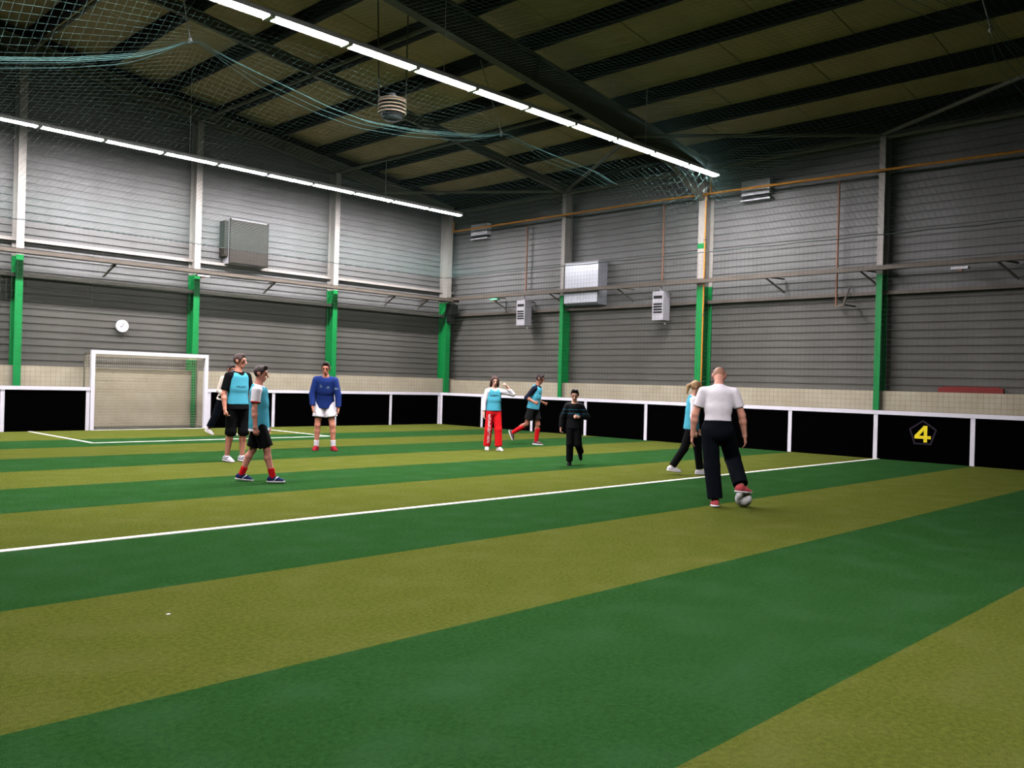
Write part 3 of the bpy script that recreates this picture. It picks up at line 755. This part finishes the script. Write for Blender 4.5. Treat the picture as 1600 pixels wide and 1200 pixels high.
def person(label, loc, phi, H, pose, wear, skin=SKIN_DEFAULT, w=1.0, vox=.009, head=1.0):
    """loc = ground point of the standing foot/pelvis; phi = 0 looks away from the camera, 90 to the picture's right, 180 at the camera"""
    s = H / 1.75
    root = empty('person', (loc[0], loc[1], 0), -(YAW + math.radians(phi)))
    tag(root, label, 'person')
    lean = pose.get('lean', 0); side = pose.get('side', 0); tw = pose.get('twist', 0)
    U = nrm(V3(math.sin(math.radians(side)), math.sin(math.radians(lean)), math.cos(math.radians(lean))))
    R0 = V3(1, 0, 0); Rt = rotv(R0, (0, 0, 1), -math.radians(tw)); Rt = nrm(Rt - U * np.dot(Rt, U))
    Fw = np.cross(U, Rt)
    # --- legs from the pelvis down
    P0 = V3(0, 0, 0); J = {}
    legs = {}
    for sg, nm in ((-1, 'L'), (1, 'R')):
        th, sh, ft = pose['leg' + nm]
        fx = lambda v: nrm(V3(v[0] * sg, v[1], v[2]))
        hip = P0 + V3(sg * .088 * w, 0, -.03) * s
        knee = hip + fx(th) * .425 * s; ank = knee + fx(sh) * .405 * s
        fd = fx(ft); legs[nm] = (hip, knee, ank, fd)
    low = min((l[2] - V3(0, 0, .085 * s) * 1.0 + np.minimum(0, l[3][2]) * V3(0, 0, .17 * s))[2] for l in legs.values()) if pose.get('ground') is None else (legs[pose['ground']][2][2] - .085 * s)
    P0 = V3(pose.get('dx', 0), pose.get('dy', 0), -low)
    legs = {k_: tuple(q + P0 for q in l[:3]) + (l[3],) for k_, l in legs.items()}
    chest = P0 + U * .34 * s; neck = P0 + U * .515 * s + Fw * pose.get('neckf', .0)
    bow = math.radians(pose.get('bow', 0)); hyaw = math.radians(pose.get('hyaw', 0))
    Hr = rotv(Rt, U, -hyaw); Hf0 = np.cross(U, Hr); Hu = rotv(U, Hr, -bow); Hf = np.cross(Hu, Hr)
    hs = s * head * (1.06 if H < 1.5 else 1.0)
    hc = neck + (U * .4 + Hu * .6) * .165 * hs + Hf * .018
    arms = {}
    for sg, nm in ((-1, 'L'), (1, 'R')):
        ua, fa = pose['arm' + nm][:2]; curl = pose['arm' + nm][2] if len(pose['arm' + nm]) > 2 else 30
        fx = lambda v: nrm(Rt * v[0] * sg + Fw * v[1] + V3(0, 0, 1) * v[2])
        shd = P0 + U * .432 * s + Rt * sg * .175 * s * w
        elb = shd + fx(ua) * .29 * s; wr = elb + fx(fa) * .25 * s
        arms[nm] = (shd, elb, wr, fx(fa), fx(ua), curl, sg)
    B = {}
    q = lambda v: v * s
    g = w * s
    B['torso'] = [prim(P0 - U * q(.05), P0 + U * q(.09), (.150 * g, .105 * g), (.140 * g, .098 * g), Rt),
                  prim(P0 + U * q(.07), P0 + U * q(.24), (.136 * g, .096 * g), (.148 * g, .105 * g), Rt),
                  prim(P0 + U * q(.22) + Fw * .005, P0 + U * q(.40), (.148 * g, .105 * g), (.155 * g, .098 * g), Rt),
                  prim(P0 + U * q(.425) - Rt * .125 * g, P0 + U * q(.425) + Rt * .125 * g, .060 * s, .060 * s),
                  prim(neck - U * q(.035), P0 + U * q(.435) - Rt * .13 * g, .048 * s, .046 * s), prim(neck - U * q(.035), P0 + U * q(.435) + Rt * .13 * g, .048 * s, .046 * s),
                  prim(P0 + U * q(.45), neck, (.095 * g, .065 * s), (.058 * s, .056 * s), Rt)]
    B['neck'] = [prim(neck - U * q(.03), hc - Hu * q(.06) - Hf * .01, .055 * s, .05 * s)]
    hp = lambda r_, f_, u_: hc + Hr * r_ * hs + Hf * f_ * hs + Hu * u_ * hs
    B['head'] = [prim(hp(0, -.012, .018), hp(0, .008, .022), (.076 * hs, .092 * hs), None, Hr),
                 prim(hp(0, .012, -.045), hp(0, .055, -.088), (.056 * hs, .05 * hs), (.028 * hs, .026 * hs), Hr)]
    B['head'][0] = dict(B['head'][0], a=hp(0, -.014, .012), b=hp(0, .0, .03), ra=(.077 * hs, .095 * hs), rb=(.075 * hs, .093 * hs))
    face = [prim(hp(0, .088, .006), hp(0, .108, -.032), .010 * hs, .016 * hs), prim(hp(-.03, .082, .026), hp(.03, .082, .026), .012 * hs),
            prim(hp(-.018, .086, -.062), hp(.018, .086, -.062), .010 * hs)]
    for e in (-1, 1):
        face.append(prim(hp(e * .078, -.012, -.025), hp(e * .082, -.016, .012), (.02 * hs, .008 * hs), (.022 * hs, .009 * hs), Hf))
    for p in face: p['k'] = .012
    limbs = []
    for nm in 'LR':
        hip, knee, ank, fd = legs[nm]; kn = knee - hip
        calf = knee + (ank - knee) * .3 - nrm(np.cross(V3(1, 0, 0), ank - knee)) * .012
        B['thigh' + nm] = [prim(hip, knee, .084 * g, .055 * g)]
        B['shin' + nm] = [prim(knee, calf, .053 * g, .055 * g), prim(calf, ank, .055 * g, .035 * s)]
        heel = ank - fd * q(.045) - V3(0, 0, 1) * q(.045); fn = nrm(V3(0, 0, 1) - fd * fd[2])
        B['foot' + nm] = [prim(ank - fd * q(.02) - fn * q(.04), ank + fd * q(.13) - fn * q(.055), (.032 * s, .03 * s), (.034 * s, .018 * s), np.cross(fd, fn))]
        shd, elb, wr, fdir, udir, curl, sg = arms[nm]
        B['uarm' + nm] = [prim(shd, elb, .050 * g, .039 * g)]
        B['farm' + nm] = [prim(elb, elb + (wr - elb) * .3, .039 * g, .041 * g), prim(elb + (wr - elb) * .3, wr, .041 * g, .026 * s)]
        # hand: palm faces the body, thumb on the front side
        inw = nrm(-Rt * sg - fdir * np.dot(-Rt * sg, fdir) + Fw * .15) if abs(np.dot(fdir, Rt)) < .85 else nrm(V3(0, 0, -1) - fdir * fdir[2] * -1)
        inw = nrm(inw - fdir * np.dot(inw, fdir))
        th = np.cross(fdir, inw); th = th if np.dot(th, Fw + V3(0, 0, .6)) > 0 else -th
        pe = wr + fdir * q(.085)
        hand = [prim(wr, pe, (.026 * s, .018 * s), (.038 * s, .014 * s), th)]
        c1, c2 = math.radians(curl), math.radians(curl * 1.9)
        for i, (o_, ln_) in enumerate(((.030, .070), (.010, .080), (-.010, .074), (-.029, .058))):
            b0 = pe - fdir * q(.006) + th * q(o_)
            d1 = fdir * math.cos(c1) + inw * math.sin(c1); d2 = fdir * math.cos(c2) + inw * math.sin(c2)
            m1 = b0 + d1 * q(ln_ * .5)
            hand += [dict(prim(b0, m1, .0092 * s, .0085 * s), k=.004), dict(prim(m1, m1 + d2 * q(ln_ * .5), .0085 * s, .0072 * s), k=.004)]
        tb = wr + fdir * q(.03) + th * q(.024)
        t1 = tb + nrm(fdir * .75 + th * .55 + inw * .3) * q(.038); t2_ = t1 + nrm(fdir * .95 + th * .1 + inw * .4) * q(.03)
        hand += [dict(prim(tb, t1, .012 * s, .0105 * s), k=.006), dict(prim(t1, t2_, .0105 * s, .008 * s), k=.004)]
        B['hand' + nm] = hand
        limbs += ['thigh' + nm, 'shin' + nm, 'foot' + nm, 'uarm' + nm, 'farm' + nm]
    allp = B['torso'] + B['neck'] + B['head'] + face + [p for l in limbs for p in B[l]] + B['handL'] + B['handR']
    cuts = [prim(hp(e * .033, .100, .004), hp(e * .033, .098, .006), .014 * hs) for e in (-1, 1)]
    mouth = hp(0, .092, -.06)
    def tint(V):
        c = np.ones((len(V), 4)); 
        rel = V - hc; r_, f_, u_ = rel @ Hr / hs, rel @ Hf / hs, rel @ Hu / hs
        lips = (abs(r_) < .024) & (f_ > .07) & (abs(u_ + .061) < .008); c[lips, :3] = (.75, .45, .45)
        brow = (abs(abs(r_) - .032) < .018) & (f_ > .06) & (abs(u_ - .03) < .007); c[brow, :3] = (.45, .4, .38)
        if wear.get('stubble'):
            st = (u_ > .005 - .6 * np.clip(f_, -.1, .1) * 0) & (u_ > .02 + np.clip(f_ - .02, 0, 1) * 1.1) | ((f_ < .0) & (u_ > -.03)); c[st, :3] = (.78, .72, .7)
        return c
    grow('body', allp, skin_mat(skin), root, vox, .022, cuts, tint=tint)
    for e in (-1, 1):
        ey = MB().lathe([(.002, -.011), (.008, -.008), (.011, 0), (.008, .008), (.002, .011)], n=10).build('eye', mat('eye_dark', srgb(70, 60, 58), .3), root, True)
        ey.location = tuple(hp(e * .033, .082, .005)); ey.scale = (hs, hs, hs)
    # --- clothes
    def infl(ps, d, flatb=None, ts=None):
        out = []
        for p in ps: out.append(dict(p, ra=(p['ra'][0] + d, p['ra'][1] + d), rb=(p['rb'][0] + d, p['rb'][1] + d)))
        return out
    def sub(p, t0, t1, r0, r1, flat=(True, True)):
        A = p['a'] + (p['b'] - p['a']) * t0; Bq = p['a'] + (p['b'] - p['a']) * t1
        return dict(prim(A, Bq, r0, r1, p['side'], flat))
    tor = B['torso']
    for it in wear['items']:
        kind = it['kind']; m = it['mat']; d = it.get('d', .012)
        if kind == 'shirt':
            hem = it.get('hem', -.08); ps = infl(tor, d)
            if hem < 0: ps.append(prim(P0 + U * q(hem), P0 + U * q(.10), ((.152 if hem > -.05 else .182) * g + d, (.108 if hem > -.05 else .14) * g + d), (.14 * g + d, .10 * g + d), Rt, (True, False)))
            for nm in 'LR':
                ua = B['uarm' + nm][0]; sl = it.get('sleeve', .6)
                if sl <= 1: ps.append(sub(ua, 0, sl, .052 * g + d, (.046 if sl < 1 else .041) * g + d + .006, (False, True)))
                else:
                    ps.append(dict(ua, ra=(.052 * g + d,) * 2, rb=(.040 * g + d,) * 2))
                    fa = B['farm' + nm][1]; ps.append(prim(arms[nm][1], arms[nm][1] + (arms[nm][2] - arms[nm][1]) * (sl - 1), .041 * g + d, .032 * s + d, (1, 0, 0), (False, True)))
            planes = [(P0 + U * q(hem), -U), (neck + U * q(.0) + Fw * 0, nrm(U + Fw * .25))]
            so = grow(it.get('name', 'shirt'), ps, m, root, .010, .02, planes=planes)
            if it.get('trim'):
                for nm in 'LR':
                    ua = B['uarm' + nm][0]; sl = it['sleeve']
                    grow('sleeve_trim', [sub(ua, sl - .06, sl + .01, .046 * g + d + .009, .046 * g + d + .009)], it['trim'], so, .009, .004)
        elif kind == 'bib':
            hem = it.get('hem', -.12)
            ps = infl(tor[:3], d)
            ps.append(prim(P0 + U * q(hem), P0 + U * q(.12), (.162 * g + d, .118 * g + d), (.142 * g + d, .102 * g + d), Rt, (True, False)))
            ps.append(prim(P0 + U * q(.40), P0 + U * q(.475), (.12 * g + d, .09 * g + d), (.098 * g + d * .6, .066 * s + d), Rt))
            hole = [dict(prim(neck + Fw * .05 * s - U * .045 * s, neck + U * .05 + Fw * .1 * s, .062 * s, .09 * s))]
            grow('bib', ps, m, root, .010, .02, cuts=hole, planes=[(P0 + U * q(hem), -U), (neck - U * q(.012), nrm(U + Fw * .3))])
        elif kind in ('shorts', 'trousers'):
            ps = [prim(P0 - U * q(.06), P0 + U * q(.11), (.152 * g + d, .110 * g + d), (.140 * g + d, .1 * g + d), Rt, (False, True))]
            for nm in 'LR':
                hip, knee, ank, fd = legs[nm]
                if kind == 'shorts':
                    t1 = it.get('len', .75); ps.append(prim(hip, hip + (knee - hip) * min(t1, 1), .088 * g + d, it.get('flare', .088) * g + d, (1, 0, 0), (False, t1 <= 1)))
                    if t1 > 1: ps.append(prim(knee, knee + (ank - knee) * (t1 - 1), it.get('flare', .088) * g + d, it.get('flare', .088) * g + d, (1, 0, 0), (False, True)))
                else:
                    kw, aw = it.get('knee', .066), it.get('ankle', .062)
                    ps.append(prim(hip, knee, .088 * g + d, kw * g + d)); ps.append(prim(knee, knee + (ank - knee) * it.get('len', .97), kw * g + d, aw * g + d, (1, 0, 0), (False, True)))
            grow(kind, ps, m, root, .010, .025, planes=[(P0 + U * q(it.get('waist', .10)), U)])
        elif kind == 'socks':
            for nm in 'LR':
                hip, knee, ank, fd = legs[nm]; t0 = it.get('from', .6)
                grow('sock', [prim(knee + (ank - knee) * t0, ank - (ank - knee) * -.05, (.058 - .022 * max(0, t0 - .3) / .7) * g + .006, .038 * s + .006, (1, 0, 0), (True, False))], m, root, .008, .01)
        elif kind == 'shoes':
            for nm in 'LR':
                hip, knee, ank, fd = legs[nm]; fn = nrm(V3(0, 0, 1) - fd * fd[2]); lat = np.cross(fd, fn)
                c = ank - fn * q(.085)                  # point on the sole under the ankle
                up = [prim(c - fd * q(.045) + fn * q(.045), c + fd * q(.07) + fn * q(.045), (.038 * s, .046 * s), (.042 * s, .042 * s), lat),
                      prim(c + fd * q(.06) + fn * q(.036), c + fd * q(.150) + fn * q(.024), (.044 * s, .036 * s), (.040 * s, .026 * s), lat),
                      prim(c - fd * q(.012) + fn * q(.05), ank + fn * q(.0), .042 * s, .043 * s)]
                sh = grow('shoe', up, m, root, .008, .02, planes=[(c + fn * .016 * s, -fn), (ank + fn * q(.012), nrm(fn + fd * .1))])
                so = [prim(c - fd * q(.045) + fn * q(.02), c + fd * q(.07) + fn * q(.02), (.043 * s, .05 * s), (.047 * s, .05 * s), lat),
                      prim(c + fd * q(.06) + fn * q(.02), c + fd * q(.155) + fn * q(.02), (.048 * s, .04 * s), (.041 * s, .03 * s), lat)]
                grow('sole', so, it.get('sole', m), sh, .008, .01, planes=[(c, -fn), (c + fn * .024 * s, fn)])
                if it.get('stripe'):
                    grow('side_stripe', [prim(c + fd * q(.03) + fn * q(.03) - lat * .0, c + fd * q(.075) + fn * q(.075), (.012 * s, .05 * s), None, fd)], it['stripe'], sh, .007, .004)
        elif kind == 'hair':
            st = it['style']
            cap = [dict(B['head'][0], ra=(.083 * hs, .101 * hs), rb=(.082 * hs, .100 * hs))]
            if st == 'shaved': cap = [dict(B['head'][0], ra=(.0785 * hs, .0965 * hs), rb=(.0770 * hs, .095 * hs))]
            if st == 'quiff': cap.append(prim(hp(-.03, .06, .105), hp(.03, .06, .108), .028 * hs))
            if st in ('short', 'quiff'): cap.append(prim(hp(0, -.02, .085), hp(0, .05, .09), (.05 * hs, .03 * hs), None, Hr))
            pl = [(hp(0, .035, .0), nrm(Hf * .85 - Hu * .52)) , (hp(0, -.04, -.05), nrm(-Hu + Hf * .25))]
            if st == 'long':
                cap = [dict(B['head'][0], ra=(.088 * hs, .106 * hs), rb=(.087 * hs, .105 * hs))]
                for e in (-1, 1):
                    cap.append(prim(hp(e * .072, -.005, .02), hp(e * .085, .0, -.16), (.032 * hs, .045 * hs), (.035 * hs, .03 * hs), Hr))
                cap.append(prim(hp(0, -.07, .0), hp(0, -.085, -.19), (.08 * hs, .035 * hs), (.075 * hs, .03 * hs), Hr))
                pl = [(hp(0, .048, .0), nrm(Hf * .9 - Hu * .42))]
            if st == 'ponytail':
                cap = [dict(B['head'][0], ra=(.084 * hs, .102 * hs), rb=(.083 * hs, .101 * hs))]
                pl = [(hp(0, .04, .0), nrm(Hf * .87 - Hu * .48)), (hp(0, -.03, -.055), nrm(-Hu + Hf * .3))]
                grow('ponytail', [prim(hp(0, -.095, .03), hp(0, -.14, -.01), .03 * hs, .036 * hs), prim(hp(0, -.14, -.01), hp(0.01, -.145, -.15), .036 * hs, .014 * hs)], m, root, .008, .02)
            grow('hair', cap, m, root, .008, .015, planes=pl)
    return root

CYAN = (76, 164, 184)
M_bib = cloth(CYAN)
M_navy = cloth((14, 18, 24)); M_blk = cloth((16, 17, 18)); M_wht = cloth((236, 230, 234)); M_redc = cloth((206, 28, 34))
hairmat = lambda c: mat('hair_%d_%d_%d' % c, srgb(*c), .6, noise=.35, nscale=40, spec=.1)
def bibmat(name, z0, x0=-.09, x1=.09): return print_mat(name, CYAN, (30, 52, 60), [(x0, x1, .0, .4, z0, z0 + .035)], 85)

# man with his foot on the ball, seen from behind
person('bald man in white t-shirt and dark trousers, one foot on the ball', (-9.985, -16.765), 14, 1.79,
       dict(lean=4, bow=52, neckf=.03, dx=.0, ground='L', legL=((-.08, .02, -1), (-.13, -.06, -1), (.12, .9, -.08)), legR=((.22, .58, -.80), (.26, -.60, -.76), (.75, .80, -.10)),
            armL=((.32, -.02, -1), (.10, .12, -1), 22), armR=((.36, .0, -1), (.16, .16, -1), 24)),
       dict(stubble=True, items=[dict(kind='trousers', mat=M_navy, d=.016, knee=.078, ankle=.072, waist=.09), dict(kind='shirt', mat=M_wht, d=.008, sleeve=.66, hem=.05),
                   dict(kind='shoes', mat=cloth((196, 84, 88)), sole=M_wht), dict(kind='hair', style='shaved', mat=hairmat((168, 122, 100)))]), (206, 146, 124), 1.03, .008)
# woman walking behind him
person('blonde ponytailed woman in pale blue bib and black trousers walking behind the man', (-6.90, -14.40), 97, 1.60,
       dict(lean=3, bow=6, hyaw=-6, legL=((.02, .32, -1), (.02, .12, -1), (0, 1, -.02)), legR=((.02, -.30, -1), (.02, -.62, -1), (0, 1, -.12)),
            armL=((.12, .1, -1), (.05, .35, -1), 30), armR=((.14, -.05, -1), (.05, .12, -1), 30)),
       dict(items=[dict(kind='trousers', mat=M_blk, d=.012, knee=.066, ankle=.058), dict(kind='shirt', mat=M_wht, d=.014, sleeve=1.9, hem=-.04), dict(kind='bib', mat=M_bib, d=.028, hem=-.1),
                   dict(kind='shoes', mat=cloth((226, 220, 224)), sole=M_wht), dict(kind='hair', style='ponytail', mat=hairmat((178, 142, 98)))]), (214, 162, 136), .92)
# boy running in
M_boy = print_mat('boy_top', (17, 18, 20), (40, 120, 140), [(-.35, .35, -.3, .3, 1.0, 1.006), (-.35, .35, -.3, .3, .93, .936), (-.09, -.02, 0, .3, .87, .93)])
person('boy in a black tracksuit with thin blue stripes running towards the camera', (-7.42, -12.28), 186, 1.36,
       dict(lean=8, bow=10, ground='R', legR=((.0, .12, -1), (.0, -.10, -1), (.05, 1, -.05)), legL=((.06, .12, -1), (.15, -.95, -.55), (.3, .5, -1)),
            armR=((.42, -.15, -1), (.10, .10, -1), 55), armL=((.55, -.1, -1), (-1.0, .75, .15), 60)),
       dict(items=[dict(kind='trousers', mat=M_blk, d=.016, knee=.07, ankle=.062), dict(kind='shirt', mat=M_boy, d=.018, sleeve=1.92, hem=-.07),
                   dict(kind='shoes', mat=M_blk, sole=cloth((60, 60, 60))), dict(kind='hair', style='quiff', mat=hairmat((34, 26, 24)))]), (212, 160, 136), .92, head=1.1)
# man running by the side boards
person('man in pale blue bib, black shorts and red socks running by the side boards', (-4.30, -8.35), 112, 1.72,
       dict(lean=10, bow=8, hyaw=-12, ground='L', legL=((.03, .22, -1), (.03, -.10, -1), (0, 1, -.04)), legR=((.04, -.30, -1), (.04, -1.0, -.62), (0, .45, -1)),
            armR=((.35, -.65, -1), (.25, .95, -.25), 70), armL=((.25, -.55, -1), (.2, 1.0, -.3), 70)),
       dict(items=[dict(kind='shirt', mat=cloth((24, 30, 44)), d=.012, sleeve=1.35), dict(kind='bib', mat=bibmat('bib_runner', 1.20), d=.028, hem=-.06), dict(kind='shorts', mat=cloth((30, 30, 30)), len=.72, flare=.09),
                   dict(kind='socks', mat=M_redc, **{'from': .22}), dict(kind='shoes', mat=cloth((90, 70, 70)), sole=M_wht), dict(kind='hair', style='short', mat=hairmat((40, 28, 26)))]), (150, 98, 78))
# girl with her hand at her face
M_redleg = print_mat('red_trousers', (214, 24, 30), (226, 190, 192), [(.07, .13, .0, .4, .16, .78)], 34)
person('long haired girl in pale blue bib and red trousers, hand raised to her face', (-6.40, -9.16), 168, 1.60,
       dict(lean=0, bow=12, hyaw=0, legR=((.06, -.06, -1), (.05, -.14, -1), (.1, 1, -.05)), legL=((.06, .14, -1), (.05, .02, -1), (.35, 1, -.02)),
            armR=((.26, .0, -1), (.02, .14, -1), 35), armL=((.95, .25, -.22), (-.70, .22, .80), 60)),
       dict(items=[dict(kind='trousers', mat=M_redleg, d=.014, knee=.078, ankle=.076, waist=.10), dict(kind='shirt', mat=M_wht, d=.012, sleeve=1.9, hem=-.02), dict(kind='bib', mat=bibmat('bib_girl', 1.15, -.07, .10), d=.026, hem=-.02),
                   dict(kind='shoes', mat=cloth((206, 200, 192)), sole=M_wht), dict(kind='hair', style='long', mat=hairmat((66, 40, 34)))]), (220, 168, 146), .92)
# man in blue
M_blue = print_mat('blue_top', (28, 48, 108), (120, 140, 150), [(-.10, -.05, 0, .4, 1.24, 1.29), (.04, .09, 0, .4, 1.26, 1.31), (-.28, -.2, -.3, .3, 1.22, 1.26)], 40)
person('man in blue long sleeved top and white shorts standing before the end boards', (-9.58, -7.60), 176, 1.80,
       dict(lean=15, bow=-2, side=-2, legR=((.10, .08, -1), (.04, -.10, -1), (.15, 1, -.02)), legL=((.16, .08, -1), (.06, -.08, -1), (.5, 1, -.02)),
            armR=((.26, -.02, -1), (-.12, .28, -1), 40), armL=((.24, -.1, -1), (.05, .10, -1), 35)),
       dict(items=[dict(kind='shorts', mat=M_wht, len=.62, flare=.105, d=.014), dict(kind='shirt', mat=M_blue, d=.022, sleeve=1.9, hem=-.09), dict(kind='socks', mat=M_wht, **{'from': .72}),
                   dict(kind='shoes', mat=cloth((140, 30, 40)), sole=cloth((150, 60, 66))), dict(kind='hair', style='quiff', mat=hairmat((46, 34, 30)))]), (196, 128, 104), 1.0)
# lad in the foreground left
person('lad in white t-shirt under pale blue bib striding, red ankle socks', (-13.30, -11.66), 84, 1.62,
       dict(lean=-2, bow=8, hyaw=0, legL=((.02, -.22, -1), (.02, -.42, -1), (0, 1, -.10)), legR=((.05, .36, -1), (.05, .24, -1), (0.1, 1, .02)),
            armR=((.10, -.06, -1), (.03, .08, -1), 35), armL=((.10, .1, -1), (.05, .25, -1), 35)),
       dict(items=[dict(kind='shorts', mat=M_blk, len=.92, flare=.092, d=.014), dict(kind='shirt', mat=M_wht, d=.018, sleeve=.62, hem=-.17, trim=M_redc), dict(kind='bib', mat=M_bib, d=.034, hem=-.13),
                   dict(kind='socks', mat=M_redc, **{'from': .70}), dict(kind='shoes', mat=cloth((36, 44, 84)), sole=M_wht, stripe=M_wht), dict(kind='hair', style='quiff', mat=hairmat((52, 38, 34)))]), (206, 138, 118), .95)
# taller man behind him
person('tall man in black t-shirt under pale blue bib and long black shorts', (-12.18, -8.94), 128, 1.82,
       dict(lean=0, bow=4, hyaw=-32, legL=((.03, .10, -1), (.02, -.08, -1), (.1, 1, -.02)), legR=((.03, -.02, -1), (.02, -.2, -1), (0, 1, -.06)),
            armR=((.24, -.05, -1), (.05, .22, -1), 45), armL=((.16, .1, -1), (0, .3, -1), 35)),
       dict(items=[dict(kind='shorts', mat=M_blk, len=1.14, flare=.070, d=.016), dict(kind='shirt', mat=M_blk, d=.014, sleeve=.80, hem=-.10), dict(kind='bib', mat=bibmat('bib_tall', 1.24, -.09, .11), d=.028, hem=-.02),
                   dict(kind='shoes', mat=cloth((200, 196, 200)), sole=M_wht, stripe=M_blk), dict(kind='hair', style='short', mat=hairmat((62, 44, 38)))]), (210, 142, 118), 1.0)
# player in the cream top by the goal
person('person in cream top and dark trousers running beside the goal', (-9.22, -2.73), 112, 1.76,
       dict(lean=12, bow=2, ground='L', dx=0, legL=((.02, .30, -1), (.02, .05, -1), (0, 1, 0)), legR=((.06, -.36, -1), (.06, -.55, -1), (0, 1, -.4)),
            armR=((.2, -.2, -1), (.0, .85, -.4), 55), armL=((.2, .1, -1), (.1, .8, -.3), 55)),
       dict(items=[dict(kind='trousers', mat=M_navy, d=.016, knee=.072, ankle=.064, len=.86), dict(kind='shirt', mat=cloth((214, 202, 186)), d=.02, sleeve=1.85), dict(kind='shoes', mat=cloth((210, 206, 204)), sole=M_wht),
                   dict(kind='hair', style='short', mat=hairmat((40, 32, 30)))]), (176, 118, 96))

# ------------------------------------------------------------------ ball
ball = empty('football', (-9.70, -16.98, .1)); tag(ball, 'white and grey football under the bald man\'s foot', 'ball')
bm = bmesh.new(); bmesh.ops.create_icosphere(bm, subdivisions=4, radius=.1)
me = bpy.data.meshes.new('ball_shell'); bm.to_mesh(me); bm.free()
me.materials.append(cloth((226, 224, 222), .5)); me.polygons.foreach_set('use_smooth', [True] * len(me.polygons))
link(bpy.data.objects.new('ball_shell', me), ball)
ico = bmesh.new(); bmesh.ops.create_icosphere(ico, subdivisions=1, radius=1.0)
dirs = [v.co.normalized() for v in ico.verts]; ico.free()
Mpatch = cloth((92, 96, 104), .5)
for d in dirs:
    t_ = d.orthogonal().normalized(); b2 = d.cross(t_)
    poly = [(d + (t_ * math.cos(2 * math.pi * k / 5) + b2 * math.sin(2 * math.pi * k / 5)) * .36).normalized() * .1012 for k in range(5)]
    raw('ball_patch', [tuple(p) for p in poly] + [tuple(d * .1016)], [(k, (k + 1) % 5, 5) for k in range(5)], Mpatch, ball)
